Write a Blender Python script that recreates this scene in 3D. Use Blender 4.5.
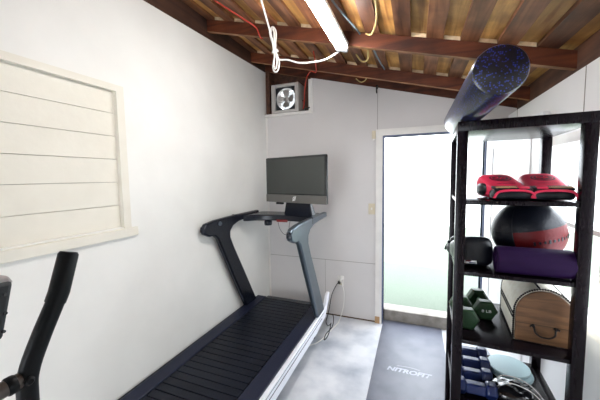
import bpy, bmesh, math, random
from mathutils import Vector, Matrix, Euler
random.seed(7)
PI = math.pi
for o in list(bpy.data.objects): bpy.data.objects.remove(o)
scn = bpy.context.scene
col = scn.collection

# ------------------------------------------------------------------ camera
yaw, pitch, roll = math.radians(21.64), math.radians(4.525), math.radians(-0.879)
fw = Vector((-math.sin(yaw)*math.cos(pitch), math.cos(yaw)*math.cos(pitch), -math.sin(pitch)))
rt = Vector((math.cos(yaw), math.sin(yaw), 0)); up = rt.cross(fw)
r2 = rt*math.cos(roll) + up*math.sin(roll); u2 = -rt*math.sin(roll) + up*math.cos(roll)
cam = bpy.data.cameras.new('camera'); cam.sensor_width = 36; cam.lens = 36*290/600; cam.clip_start = .02
co = bpy.data.objects.new('camera', cam); col.objects.link(co)
co.matrix_world = Matrix(((r2.x, u2.x, -fw.x, 0), (r2.y, u2.y, -fw.y, 0), (r2.z, u2.z, -fw.z, 1.6), (0, 0, 0, 1)))
scn.camera = co

# ------------------------------------------------------------------ light
scn.view_settings.view_transform = 'Standard'; scn.view_settings.look = 'None'
scn.view_settings.gamma = 1; scn.view_settings.exposure = 1.08
w = bpy.data.worlds.new('world'); scn.world = w; w.use_nodes = True
bg = w.node_tree.nodes['Background']; bg.inputs[0].default_value = (.86, .93, 1, 1); bg.inputs[1].default_value = 4.2
sun = bpy.data.lights.new('sun', 'SUN'); sun.energy = 4; sun.angle = math.radians(1); sun.color = (1, .96, .9)
so = bpy.data.objects.new('sun', sun); col.objects.link(so); so.rotation_euler = Vector((.25, .55, -1)).to_track_quat('-Z', 'Y').to_euler()
def portal(name, loc, sx, sy, d):
    l = bpy.data.lights.new(name, 'AREA'); l.shape = 'RECTANGLE'; l.size = sx; l.size_y = sy; l.cycles.is_portal = True
    o = bpy.data.objects.new(name, l); col.objects.link(o); o.location = loc; o.rotation_euler = Vector(d).to_track_quat('-Z', 'Y').to_euler()
portal('doorway_portal', (.15, 3.3, 1.05), .95, 2.0, (0, -1, 0))
portal('rear_doorway_portal', (-1.0, -1.65, 1.02), .9, 2.05, (0, 1, 0))
portal('added_window_portal', (.82, 1.72, 1.33), .96, .86, (-1, 0, 0))

# ------------------------------------------------------------------ materials
def mat(name, c, rough=.6, metal=0, c2=None, scale=8, bump=0, bscale=40, stretch=(1, 1, 1), spec=.5, emit=None, es=0, coat=0, detail=4, lo=.35, hi=.65):
    m = bpy.data.materials.new(name); m.use_nodes = True; nt = m.node_tree; b = nt.nodes['Principled BSDF']
    b.inputs['Base Color'].default_value = (*c, 1); b.inputs['Roughness'].default_value = rough; b.inputs['Metallic'].default_value = metal
    b.inputs['Specular IOR Level'].default_value = spec; b.inputs['Coat Weight'].default_value = coat
    tc = nt.nodes.new('ShaderNodeTexCoord'); mp = nt.nodes.new('ShaderNodeMapping'); mp.inputs['Scale'].default_value = stretch
    nt.links.new(tc.outputs['Object'], mp.inputs['Vector'])
    if c2 is None: c2 = tuple(min(1, x*.93) for x in c)
    n = nt.nodes.new('ShaderNodeTexNoise'); n.inputs['Scale'].default_value = scale; n.inputs['Detail'].default_value = detail
    nt.links.new(mp.outputs[0], n.inputs['Vector'])
    r = nt.nodes.new('ShaderNodeValToRGB'); r.color_ramp.elements[0].position = lo; r.color_ramp.elements[1].position = hi
    r.color_ramp.elements[0].color = (*c, 1); r.color_ramp.elements[1].color = (*c2, 1)
    nt.links.new(n.outputs['Fac'], r.inputs[0]); nt.links.new(r.outputs[0], b.inputs['Base Color'])
    if bump:
        n2 = nt.nodes.new('ShaderNodeTexNoise'); n2.inputs['Scale'].default_value = bscale; n2.inputs['Detail'].default_value = 5
        nt.links.new(mp.outputs[0], n2.inputs['Vector'])
        bp = nt.nodes.new('ShaderNodeBump'); bp.inputs['Strength'].default_value = bump; bp.inputs['Distance'].default_value = .01
        nt.links.new(n2.outputs['Fac'], bp.inputs['Height']); nt.links.new(bp.outputs[0], b.inputs['Normal'])
    if emit: b.inputs['Emission Color'].default_value = (*emit, 1); b.inputs['Emission Strength'].default_value = es
    return m
def wood(name, dark, light, axis=1, rough=.6, freq=1.0, big=None):
    m = bpy.data.materials.new(name); m.use_nodes = True; nt = m.node_tree; b = nt.nodes['Principled BSDF']
    b.inputs['Roughness'].default_value = rough
    tc = nt.nodes.new('ShaderNodeTexCoord'); mp = nt.nodes.new('ShaderNodeMapping')
    s = [14*freq]*3; s[axis] = 1.1*freq; mp.inputs['Scale'].default_value = s
    oi = nt.nodes.new('ShaderNodeObjectInfo'); ad = nt.nodes.new('ShaderNodeVectorMath'); ad.operation = 'ADD'
    ml = nt.nodes.new('ShaderNodeMath'); ml.operation = 'MULTIPLY'; ml.inputs[1].default_value = 37
    nt.links.new(oi.outputs['Random'], ml.inputs[0]); nt.links.new(tc.outputs['Object'], mp.inputs['Vector'])
    nt.links.new(mp.outputs[0], ad.inputs[0]); nt.links.new(ml.outputs[0], ad.inputs[1])
    n = nt.nodes.new('ShaderNodeTexNoise'); n.inputs['Scale'].default_value = 1.6; n.inputs['Detail'].default_value = 7; n.inputs['Distortion'].default_value = .6
    nt.links.new(ad.outputs[0], n.inputs['Vector'])
    r = nt.nodes.new('ShaderNodeValToRGB'); r.color_ramp.elements[0].position = .33; r.color_ramp.elements[1].position = .68
    r.color_ramp.elements[0].color = (*dark, 1); r.color_ramp.elements[1].color = (*light, 1)
    nt.links.new(n.outputs['Fac'], r.inputs[0])
    hs = nt.nodes.new('ShaderNodeHueSaturation'); mr = nt.nodes.new('ShaderNodeMapRange')
    mr.inputs['To Min'].default_value = .65; mr.inputs['To Max'].default_value = 1.35
    nt.links.new(oi.outputs['Random'], mr.inputs[0]); nt.links.new(mr.outputs[0], hs.inputs['Value']); nt.links.new(r.outputs[0], hs.inputs['Color'])
    # stains with a shape of their own
    n2 = nt.nodes.new('ShaderNodeTexNoise'); n2.inputs['Scale'].default_value = 5; n2.inputs['Detail'].default_value = 4
    nt.links.new(tc.outputs['Object'], n2.inputs['Vector'])
    r3 = nt.nodes.new('ShaderNodeValToRGB'); r3.color_ramp.elements[0].position = .35; r3.color_ramp.elements[1].position = .6
    r3.color_ramp.elements[0].color = (.55, .5, .45, 1); r3.color_ramp.elements[1].color = (1, 1, 1, 1)
    nt.links.new(n2.outputs['Fac'], r3.inputs[0])
    mx = nt.nodes.new('ShaderNodeMix'); mx.data_type = 'RGBA'; mx.blend_type = 'MULTIPLY'; mx.inputs[0].default_value = 1
    nt.links.new(hs.outputs[0], mx.inputs[6]); nt.links.new(r3.outputs[0], mx.inputs[7])
    nt.links.new(mx.outputs[2], b.inputs['Base Color'])
    bp = nt.nodes.new('ShaderNodeBump'); bp.inputs['Strength'].default_value = .25; bp.inputs['Distance'].default_value = .005
    nt.links.new(n.outputs['Fac'], bp.inputs['Height']); nt.links.new(bp.outputs[0], b.inputs['Normal'])
    return m
M = {}
M['wall'] = mat('stucco_white', (.80, .79, .75), .85, c2=(.76, .75, .71), scale=3, bump=.10, bscale=22)
M['board'] = mat('painted_board', (.74, .705, .615), .6, c2=(.70, .665, .575), scale=5, bump=.1, bscale=25)
M['panel'] = mat('painted_panel', (.66, .63, .615), .5, c2=(.63, .60, .585), scale=2)
M['casing'] = mat('casing_paint', (.80, .77, .73), .45)
M['seam'] = mat('seam_dark', (.36, .33, .30), .9)
M['brown_gap'] = mat('gap_brown', (.10, .06, .035), .9)
M['rightw'] = mat('right_wall_white', (.82, .81, .80), .35, c2=(.78, .77, .77), scale=2)
M['door'] = mat('door_white', (.83, .83, .84), .3)
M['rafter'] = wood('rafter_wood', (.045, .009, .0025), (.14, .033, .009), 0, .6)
M['rafter_lit_edge'] = wood('rafter_lit_wood', (.16, .06, .02), (.34, .16, .06), 0, .6)  # lit underside of the rafters painted as a lighter wood
M['plate'] = wood('plate_wood', (.05, .02, .012), (.11, .045, .024), 1, .6)
M['roofd'] = wood('roof_board_reddish', (.12, .036, .012), (.36, .15, .065), 1, .55)
M['roofl'] = wood('roof_board_yellow', (.28, .105, .02), (.70, .39, .12), 1, .5)
M['block'] = wood('block_wood', (.62, .46, .28), (.85, .70, .48), 1, .6)
M['sheath'] = mat('sheathing', (.12, .07, .04), .9)
M['concrete'] = mat('concrete_floor', (.36, .39, .45), .36, c2=(.70, .71, .74), scale=3.2, bump=.12, bscale=60, detail=9, lo=.3, hi=.6, spec=.6)
M['curb'] = mat('curb_concrete', (.22, .20, .175), .85, c2=(.34, .31, .28), scale=12, bump=.5, bscale=70, detail=8)
M['turf'] = mat('turf', (.095, .125, .09), .9, c2=(.16, .19, .15), scale=160, bump=.8, bscale=300)
M['whiteout'] = mat('whiteout_paint', (.85, .85, .85), .7)
M['mat'] = mat('rubber_mat', (.11, .118, .155), .34, c2=(.16, .168, .21), scale=6, bump=.3, bscale=400, spec=.6, detail=8)
M['matletter'] = mat('mat_letter', (.42, .44, .52), .5)
M['tmblack'] = mat('treadmill_black', (.006, .008, .015), .25, spec=.35)
M['tmdeck'] = mat('treadmill_rail', (.009, .012, .030), .45, bump=.15, bscale=300, spec=.3)
M['belt'] = mat('belt_rubber', (.0035, .0045, .010), .40, c2=(.006, .008, .016), scale=5, bump=.2, bscale=250, spec=.2)
M['beltgap'] = mat('belt_gap', (.003, .003, .004), .6)
M['tmsilver'] = mat('treadmill_silver', (.86, .88, .94), .32, .1)
M['tmsteel_sheen'] = mat('treadmill_steel_sheen', (.12, .15, .18), .28, .7)  # bluish-grey sheen of the right upright put into its colour
M['tmframe'] = mat('monitor_frame', (.012, .013, .015), .2)
M['chin'] = mat('monitor_chin', (.13, .125, .115), .35, .4)
M['screen'] = mat('monitor_glass', (.012, .017, .014), .12, spec=.9)
M['red'] = mat('key_red', (.20, .008, .008), .35)
M['white'] = mat('white_plastic', (.85, .85, .85), .4)
M['logo'] = mat('logo_white', (.8, .8, .8), .5)
M['ellblack'] = mat('black_grip', (.003, .004, .005), .42, spec=.2)
M['ellmetal'] = mat('gunmetal_tube', (.10, .088, .08), .3, .8)
M['ellgrey'] = mat('grey_plastic', (.025, .028, .032), .5, spec=.3)
M['ellrim'] = mat('grey_rim', (.36, .33, .32), .4)
M['case'] = mat('espresso_wood', (.004, .0025, .004), .26, c2=(.007, .004, .006), scale=20, stretch=(8, 8, 1), spec=.18)
M['gred'] = mat('glove_red', (.66, .022, .075), .42, bump=.1, bscale=60)
M['gblack'] = mat('glove_black', (.004, .005, .008), .33, bump=.15, bscale=50, spec=.35)
M['bred'] = mat('ball_red', (.10, .0015, .003), .5, bump=.15, bscale=90, spec=.25)
M['bblack'] = mat('ball_black', (.005, .006, .011), .4, bump=.15, bscale=90, spec=.3)
M['purple'] = mat('roller_purple', (.014, .003, .030), .6, bump=.1, bscale=200, spec=.12)
M['green'] = mat('dumbbell_green', (.005, .032, .008), .42, bump=.15, bscale=300)
M['blue'] = mat('dumbbell_blue', (.008, .020, .10), .28, bump=.1, bscale=300)
M['cyan'] = mat('disc_cyan', (.60, .80, .85), .45)
M['linen'] = mat('chest_linen', (.86, .82, .72), .8, c2=(.78, .72, .60), scale=40, bump=.3, bscale=200)
M['chestw'] = wood('chest_wood', (.085, .036, .012), (.17, .08, .03), 0, .5, 2.0)
M['iron'] = mat('iron', (.02, .018, .018), .45, .7)
M['nail'] = mat('nail_dark', (.012, .01, .01), .6, spec=.15)
M['gloss'] = mat('black_gloss', (.01, .01, .012), .12, coat=.5)
M['cord'] = mat('white_cord', (.85, .83, .78), .5)
M['cordblk'] = mat('black_cord', (.01, .01, .01), .5)
M['cordred'] = mat('red_wire', (.50, .03, .01), .5)
M['cordyel'] = mat('yellow_wire', (.62, .48, .18), .5)
M['cordblu'] = mat('grey_wire', (.14, .20, .24), .5)
M['lamp'] = mat('led_diffuser', (1, 1, 1), .5, emit=(1, .99, .98), es=36)
M['lampend'] = mat('lamp_end', (.8, .8, .8), .4)
M['fan'] = mat('fan_paint', (.50, .47, .44), .5)
M['fanblade'] = mat('fan_blade', (.42, .40, .38), .3, .6)
M['shutter'] = mat('shutter_film', (.8, .8, .8), .5)
_n = M['shutter'].node_tree; _t = _n.nodes.new('ShaderNodeBsdfTranslucent'); _t.inputs[0].default_value = (.55, .55, .55, 1); _n.links.new(_t.outputs[0], _n.nodes['Material Output'].inputs[0])
M['ivory'] = mat('ivory_plastic', (.70, .62, .46), .45)
M['tan'] = mat('tan_wood', (.50, .30, .15), .7)
# foam roller: black rubber with blue flecks of its own
def fleck(name):
    m = bpy.data.materials.new(name); m.use_nodes = True; nt = m.node_tree; b = nt.nodes['Principled BSDF']
    b.inputs['Roughness'].default_value = .3; b.inputs['Specular IOR Level'].default_value = .6; b.inputs['Coat Weight'].default_value = .3; b.inputs['Coat Roughness'].default_value = .12
    tc = nt.nodes.new('ShaderNodeTexCoord'); v = nt.nodes.new('ShaderNodeTexVoronoi'); v.inputs['Scale'].default_value = 210
    n = nt.nodes.new('ShaderNodeTexNoise'); n.inputs['Scale'].default_value = 60; n.inputs['Detail'].default_value = 3
    nt.links.new(tc.outputs['Object'], v.inputs['Vector']); nt.links.new(tc.outputs['Object'], n.inputs['Vector'])
    sp = nt.nodes.new('ShaderNodeSeparateColor'); nt.links.new(v.outputs['Color'], sp.inputs[0])
    m1 = nt.nodes.new('ShaderNodeMath'); m1.operation = 'GREATER_THAN'; m1.inputs[1].default_value = .70; nt.links.new(sp.outputs[0], m1.inputs[0])
    m2 = nt.nodes.new('ShaderNodeMath'); m2.operation = 'LESS_THAN'; m2.inputs[1].default_value = .50; nt.links.new(v.outputs['Distance'], m2.inputs[0])
    m3 = nt.nodes.new('ShaderNodeMath'); m3.operation = 'MULTIPLY'; nt.links.new(m1.outputs[0], m3.inputs[0]); nt.links.new(m2.outputs[0], m3.inputs[1])
    mx = nt.nodes.new('ShaderNodeMix'); mx.data_type = 'RGBA'; mx.inputs[6].default_value = (.004, .004, .007, 1); mx.inputs[7].default_value = (.02, .04, .30, 1)
    nt.links.new(m3.outputs[0], mx.inputs[0]); nt.links.new(mx.outputs[2], b.inputs['Base Color'])
    return m
M['fleck'] = fleck('speckled_foam')

# ------------------------------------------------------------------ mesh helpers
class MB:
    def __init__(s): s.bm = bmesh.new(); s.mi = 0
    def _set(s, fs):
        for f in fs: f.material_index = s.mi
    def box(s, lo, hi, bev=0, rot=None, piv=None):
        lo = Vector(lo); hi = Vector(hi); c = (lo+hi)/2; d = hi-lo
        n0 = len(s.bm.faces)
        r = bmesh.ops.create_cube(s.bm, size=1)
        for v in r['verts']: v.co = Vector((v.co.x*d.x, v.co.y*d.y, v.co.z*d.z)) + c
        vs = r['verts']
        if bev:
            es = {e for v in vs for e in v.link_edges}
            rb = bmesh.ops.bevel(s.bm, geom=list(es), offset=bev, segments=2, profile=.5, affect='EDGES')
            vs = list({v for f in rb['faces'] for v in f.verts} | {v for v in vs if v.is_valid})
        if rot is not None:
            p = Vector(piv) if piv is not None else c
            R = Euler(rot).to_matrix()
            for v in vs: v.co = R@(v.co-p)+p
        s.bm.faces.ensure_lookup_table(); s._set(s.bm.faces[n0:]); return s
    def prism(s, poly, axis, a, b):
        n0 = len(s.bm.faces)
        def mk(p, t):
            if axis == 0: return (t, p[0], p[1])
            if axis == 1: return (p[0], t, p[1])
            return (p[0], p[1], t)
        A = [s.bm.verts.new(mk(p, a)) for p in poly]; B = [s.bm.verts.new(mk(p, b)) for p in poly]
        n = len(poly); s.bm.faces.new(A); s.bm.faces.new(B[::-1])
        for i in range(n): s.bm.faces.new((A[i], B[i], B[(i+1) % n], A[(i+1) % n]))
        s.bm.faces.ensure_lookup_table(); s._set(s.bm.faces[n0:]); return s
    def hexa(s, pts):  # eight corners: bottom four, top four
        n0 = len(s.bm.faces); v = [s.bm.verts.new(p) for p in pts]
        for f in ((3, 2, 1, 0), (4, 5, 6, 7), (0, 1, 5, 4), (1, 2, 6, 5), (2, 3, 7, 6), (3, 0, 4, 7)): s.bm.faces.new([v[i] for i in f])
        s.bm.faces.ensure_lookup_table(); s._set(s.bm.faces[n0:]); return s
    def tube(s, pts, r, n=10, closed=False, cap=True, flat=None):
        n0 = len(s.bm.faces); P = [Vector(p) for p in pts]; rings = []; prev = None
        R = r if isinstance(r, (list, tuple)) else [r]*len(P)
        for i, p in enumerate(P):
            if closed: t = P[(i+1) % len(P)]-P[i-1]
            else: t = (P[min(i+1, len(P)-1)]-P[max(i-1, 0)])
            t.normalize()
            if prev is None:
                u = t.cross(Vector((0, 0, 1)));
                if u.length < .1: u = t.cross(Vector((1, 0, 0)))
            else: u = prev - t*prev.dot(t)
            u.normalize(); prev = u; v = t.cross(u)
            rings.append([s.bm.verts.new(p + (u*math.cos(2*PI*k/n) + v*math.sin(2*PI*k/n)*(flat or 1))*R[i]) for k in range(n)])
        m = len(rings)
        for i in range(m if closed else m-1):
            a, b = rings[i], rings[(i+1) % m]
            for k in range(n): s.bm.faces.new((a[k], a[(k+1) % n], b[(k+1) % n], b[k]))
        if cap and not closed: s.bm.faces.new(rings[0][::-1]); s.bm.faces.new(rings[-1])
        s.bm.faces.ensure_lookup_table(); s._set(s.bm.faces[n0:]); return s
    def lathe(s, prof, o, ax, n=40):  # prof: (radius, distance along ax)
        n0 = len(s.bm.faces); ax = Vector(ax).normalized(); o = Vector(o)
        u = ax.cross(Vector((0, 0, 1)));
        if u.length < .1: u = ax.cross(Vector((1, 0, 0)))
        u.normalize(); v = ax.cross(u); rings = []
        for (r, h) in prof:
            if r < 1e-6: rings.append([s.bm.verts.new(o+ax*h)])
            else: rings.append([s.bm.verts.new(o+ax*h+(u*math.cos(2*PI*k/n)+v*math.sin(2*PI*k/n))*r) for k in range(n)])
        for a, b in zip(rings, rings[1:]):
            for k in range(n):
                k2 = (k+1) % n
                if len(a) == 1 and len(b) == 1: continue
                if len(a) == 1: s.bm.faces.new((a[0], b[k2], b[k]))
                elif len(b) == 1: s.bm.faces.new((a[k], a[k2], b[0]))
                else: s.bm.faces.new((a[k], a[k2], b[k2], b[k]))
        if len(rings[0]) > 1: s.bm.faces.new(rings[0][::-1])
        if len(rings[-1]) > 1: s.bm.faces.new(rings[-1])
        s.bm.faces.ensure_lookup_table(); s._set(s.bm.faces[n0:]); return s
    def sq(s, c, r, e=1.0, n=28, m=16, fn=None):   # superellipsoid blob
        n0 = len(s.bm.faces); c = Vector(c)
        def p(x): return math.copysign(abs(x)**e, x)
        rings = []
        for i in range(m+1):
            th = -PI/2+PI*i/m
            if i in (0, m): q = [Vector((0, 0, p(math.sin(th))*r[2]))]
            else: q = [Vector((p(math.cos(th))*p(math.cos(2*PI*k/n))*r[0], p(math.cos(th))*p(math.sin(2*PI*k/n))*r[1], p(math.sin(th))*r[2])) for k in range(n)]
            rings.append([s.bm.verts.new((fn(x) if fn else x)+c) for x in q])
        for a, b in zip(rings, rings[1:]):
            for k in range(n):
                k2 = (k+1) % n
                if len(a) == 1: s.bm.faces.new((a[0], b[k2], b[k]))
                elif len(b) == 1: s.bm.faces.new((a[k], a[k2], b[0]))
                else: s.bm.faces.new((a[k], a[k2], b[k2], b[k]))
        s.bm.faces.ensure_lookup_table(); s._set(s.bm.faces[n0:]); return s
    def xf(s, Mx):
        bmesh.ops.transform(s.bm, matrix=Mx, verts=s.bm.verts); return s
    def build(s, name, m, parent=None, smooth=35, bev=0, sub=0):
        bm = s.bm; bmesh.ops.recalc_face_normals(bm, faces=bm.faces)
        me = bpy.data.meshes.new(name)
        if smooth:
            for f in bm.faces: f.smooth = True
            for e in bm.edges:
                if len(e.link_faces) == 2 and e.calc_face_angle(0) > math.radians(smooth): e.smooth = False
        bm.to_mesh(me); bm.free()
        for x in (m if isinstance(m, (list, tuple)) else [m]): me.materials.append(x)
        o = bpy.data.objects.new(name, me); col.objects.link(o)
        if parent is not None:
            o.parent = parent; o.matrix_parent_inverse = parent_world(parent).inverted()
        if bev:
            b = o.modifiers.new('bevel', 'BEVEL'); b.width = bev; b.segments = 2; b.limit_method = 'ANGLE'; b.harden_normals = False
        if sub:
            b = o.modifiers.new('subsurf', 'SUBSURF'); b.levels = sub; b.render_levels = sub
        return o
def parent_world(o):
    m = Matrix.Translation(o.location) @ o.rotation_euler.to_matrix().to_4x4()
    if o.parent: return parent_world(o.parent) @ o.matrix_parent_inverse @ m
    return m
def tag(o, label, cat, group=None):
    o['label'] = label; o['category'] = cat
    if group: o['group'] = group
    return o
def thing(name, label, cat, loc, group=None, rz=0):
    o = bpy.data.objects.new(name, None); o.empty_display_size = .05; col.objects.link(o); o.location = loc; o.rotation_euler = (0, 0, rz)
    return tag(o, label, cat, group)
def struct(o): o['kind'] = 'structure'; return o
def dup(root, loc, rz, label, group):
    r = root.copy(); col.objects.link(r); r.location = loc; r.rotation_euler = (0, 0, rz); r['label'] = label; r['group'] = group
    for ch in list(root.children):
        c = ch.copy(); col.objects.link(c); c.parent = r; c.matrix_parent_inverse = ch.matrix_parent_inverse.copy()
        for g in ch.children:
            d = g.copy(); col.objects.link(d); d.parent = c; d.matrix_parent_inverse = g.matrix_parent_inverse.copy()
    return r
def smooth_path(pts, k=8, closed=False):
    P = [Vector(p) for p in pts]; out = []; n = len(P)
    for i in range(n if closed else n-1):
        a = P[(i-1) % n] if (closed or i > 0) else P[0]; b = P[i]; c = P[(i+1) % n]; d = P[(i+2) % n] if (closed or i+2 < n) else P[-1]
        for j in range(k):
            t = j/k
            out.append(.5*((2*b)+(c-a)*t+(2*a-5*b+4*c-d)*t*t+(3*b-a-3*c+d)*t**3))
    if not closed: out.append(P[-1])
    return out
def text_mesh(s, name, size, depth, Mx, m, parent, xscale=1, shear=0, bold=0):
    cu = bpy.data.curves.new(name, 'FONT'); cu.body = s; cu.size = size; cu.extrude = depth; cu.shear = shear; cu.offset = bold; cu.align_x = 'CENTER'
    t = bpy.data.objects.new('tmp_'+name, cu); col.objects.link(t)
    dg = bpy.context.evaluated_depsgraph_get(); dg.update()
    me = bpy.data.meshes.new_from_object(t.evaluated_get(dg)); bpy.data.objects.remove(t)
    me.transform(Matrix.Diagonal((xscale, 1, 1, 1))); me.transform(Mx); me.materials.clear(); me.materials.append(m)
    o = bpy.data.objects.new(name, me); col.objects.link(o); o.parent = parent; o.matrix_parent_inverse = parent_world(parent).inverted()
    return o

# ------------------------------------------------------------------ room shell
LX, RX, BY, RY = -1.672, .77, 3.15, -1.6
RC = 2.404                                   # roof plane under the rafters: z = RC - .271 x
def rz_(x, off=0): return RC - .271*x + off
FAN_X = -1.10; DX0, DX1, DZ = -.304, .597, 2.0
struct(MB().box((-2.0, RY-.3, -.12), (1.1, 3.235, 0)).build('floor', M['concrete']))
# left wall with the boarded window recess
WY0, WY1, WZ0, WZ1 = .12, 1.252, 1.308, 2.129
def ltop(y): return 2.768 + .043*(y-1.46)
m = MB()
m.prism([(RY, 0), (BY+.1, 0), (BY+.1, WZ0), (RY, WZ0)], 0, LX-.12, LX)
m.prism([(RY, WZ0), (WY0, WZ0), (WY0, WZ1), (RY, WZ1)], 0, LX-.12, LX)
m.prism([(WY1, WZ0), (BY+.1, WZ0), (BY+.1, WZ1), (WY1, WZ1)], 0, LX-.12, LX)
m.prism([(RY, WZ1), (BY+.1, WZ1), (BY+.1, ltop(BY+.1)), (RY, ltop(RY))], 0, LX-.12, LX)
wl = struct(m.build('wall_left', M['wall'], smooth=0))
# back wall, boarded, with doorway and fan opening
m = MB()
m.prism([(LX-.1, 0), (DX0, 0), (DX0, 2.325), (LX-.1, 2.325)], 1, BY, BY+.08)
m.prism([(FAN_X, 2.325), (DX0, 2.325), (DX0, rz_(DX0)), (FAN_X, rz_(FAN_X))], 1, BY, BY+.08)
m.prism([(DX0, DZ), (DX1, DZ), (DX1, rz_(DX1)), (DX0, rz_(DX0))], 1, BY, BY+.08)
m.prism([(DX1, 0), (RX+.1, 0), (RX+.1, rz_(RX+.1)), (DX1, rz_(DX1))], 1, BY, BY+.08)
wb = struct(m.build('wall_back', M['panel'], smooth=0))
m = MB()
m.box((LX, BY-.002, .648), (-.385, BY+.001, .654)); m.box((-.374, BY-.002, 2.08), (-.368, BY+.001, 2.49)); m.box((-.95, BY-.002, .0), (-.946, BY+.001, .65))
m.build('panel_seam', M['seam'], wb, 0)
m = MB().box((LX, BY-.004, .0), (-.385, BY+.001, .014)); m.build('bottom_gap', M['brown_gap'], wb, 0)
m = MB().box((LX, BY-.03, 2.315), (-1.072, BY+.02, 2.343)); struct(m.build('trim_1', M['casing'], None, bev=.003))
m = MB().box((-1.122, BY-.02, 2.343), (-1.072, BY+.04, 2.685)); m.box((-1.11, BY-.03, 2.38), (-1.10, BY-.02, 2.6))
struct(m.build('trim_2', M['casing'], None, bev=.002))
m = MB().box((LX+.001, BY-.012, .014), (LX+.02, BY+.001, 2.31)); struct(m.build('trim_3', M['casing'], None))
# dark outside boards behind the fan
m = MB(); m.box((LX-.1, BY+.162, 2.2), (-1.555, BY+.18, 3.0)); m.box((-1.255, BY+.162, 2.2), (-1.0, BY+.18, 3.0)); m.box((-1.555, BY+.162, 2.2), (-1.255, BY+.18, 2.37)); m.box((-1.555, BY+.162, 2.65), (-1.255, BY+.18, 3.0)); m.box((LX-.12, BY+.08, 2.2), (LX-.1, BY+.37, 3.0)); m.box((-1.02, BY+.08, 2.2), (-1.0, BY+.37, 2.9)); m.box((LX-.1, BY+.08, 2.28), (-1.0, BY+.37, 2.3))
m.box((LX, BY+.01, 2.343), (LX+.05, BY+.05, 2.86))
m.build('fan_recess', M['plate'], wb)
# right wall
SY0, SY1, SZ0, SZ1 = 1.24, 2.20, .90, 1.76  # window added to explain the strong light behind the bookcase
m = MB(); m.prism([(RY, 0), (SY0, 0), (SY0, 2.122), (RY, 2.122)], 0, RX, RX+.08); m.prism([(SY1, 0), (BY, 0), (BY, 2.122), (SY1, 2.122)], 0, RX, RX+.08)
m.prism([(SY0, 0), (SY1, 0), (SY1, SZ0), (SY0, SZ0)], 0, RX, RX+.08); m.prism([(SY0, SZ1), (SY1, SZ1), (SY1, 2.122), (SY0, 2.122)], 0, RX, RX+.08)
wr = struct(m.build('wall_right', M['rightw'], smooth=0))
m = MB().box((RX-.002, 1.873, SZ1), (RX+.001, 1.878, 2.122)); m.box((RX-.002, 1.873, 0), (RX+.001, 1.878, SZ0)); m.box((RX-.002, 2.9, 0), (RX+.001, 2.905, 2.122)); m.build('panel_seam', M['seam'], wr, 0)
m = MB(); m.prism([(RY, 2.122), (BY, 2.122), (BY, 2.3), (RY, 2.3)], 0, RX+.06, RX+.1); struct(m.build('trim_4', M['plate']))
m = MB(); m.box((RX-.012, SY0-.05, SZ0-.05), (RX+.001, SY0+.002, SZ1-.001)); m.box((RX-.012, SY1-.002, SZ0-.05), (RX+.001, SY1+.03, SZ1-.001)); m.box((RX-.0125, SY0-.05, SZ1-.0005), (RX+.001, SY1+.03, SZ1+.05))
m.box((RX+.03, 1.70, SZ0), (RX+.055, 1.73, SZ1)); m.box((RX+.03, SY0, 1.30), (RX+.055, SY1, 1.325))
w2 = struct(m.build('window_added', M['casing'], None, 0))
m = MB().box((RX-.03, SY0+.002, SZ0-.03), (RX+.05, SY1-.002, SZ0+.006)); m.build('window_sill', M['casing'], w2, 0)
# rear wall with a wide opening behind the viewer
m = MB()
m.box((LX-.1, RY-.08, 0), (-1.45, RY, 2.9)); m.box((-.55, RY-.08, 0), (RX+.1, RY, 2.1)); m.prism([(-1.45, 2.05), (-.55, 2.05), (-.55, rz_(-.55)), (-1.45, rz_(-1.45))], 1, RY-.08, RY)
m.prism([(-.55, 2.1), (RX+.1, 2.1), (RX+.1, rz_(RX+.1)), (-.55, rz_(-.55))], 1, RY-.08, RY)
struct(m.build('wall_rear', M['wall'], smooth=0))
# ceiling: sheathing, boards, rafters
def slab(m, x0, x1, y0, y1, o0, o1):
    m.hexa([(x0, y0, rz_(x0, o0)), (x1, y0, rz_(x1, o0)), (x1, y1, rz_(x1, o0)), (x0, y1, rz_(x0, o0)),
            (x0, y0, rz_(x0, o1)), (x1, y0, rz_(x1, o1)), (x1, y1, rz_(x1, o1)), (x0, y1, rz_(x0, o1))])
m = MB(); slab(m, -2.0, 1.1, RY-.3, 3.6, .147, .165); ceil = struct(m.build('ceiling', M['sheath'], smooth=0))
for k in range(-9, 6):
    xc = -.185+.195*k
    m = MB(); slab(m, xc-.07, xc+.07, RY-.3, 3.55, .125, .145); m.build('roof_board', M['roofl'], ceil, 0)
    j = random.uniform(-.006, .006)
    m = MB(); slab(m, xc+.05+j, xc+.147+j, RY-.3, 3.55, .10, .124); m.build('roof_board', M['roofd'], ceil, 0)
for y in (1.41, 2.125, 2.84, 3.165, .69, -.03, -.75, -1.45):
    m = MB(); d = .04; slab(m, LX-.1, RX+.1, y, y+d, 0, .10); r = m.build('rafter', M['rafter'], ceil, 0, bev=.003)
    r.data.materials.append(M['rafter_lit_edge'])
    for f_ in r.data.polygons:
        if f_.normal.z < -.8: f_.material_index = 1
    if y > 1 and y < 3:
        for k in range(-7, 5):
            if random.random() < .12: continue
            xc = -.185+.195*k
            m = MB(); slab(m, xc-.046, xc+.048, y+.004, y+d-.002, .1, .125); m.build('gap_block', M['block'], r, 0)  # added pale blocks fill the gaps between boards above the rafter
m = MB(); m.hexa([(LX-.09, RY, ltop(RY)), (LX-.004, RY, ltop(RY)), (LX-.004, BY+.08, ltop(BY)), (LX-.09, BY+.08, ltop(BY)), (LX-.09, RY, 3.0), (LX-.004, RY, 2.955), (LX-.004, BY+.08, 2.955), (LX-.09, BY+.08, 3.0)])
struct(m.build('trim_5', M['plate']))
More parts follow.
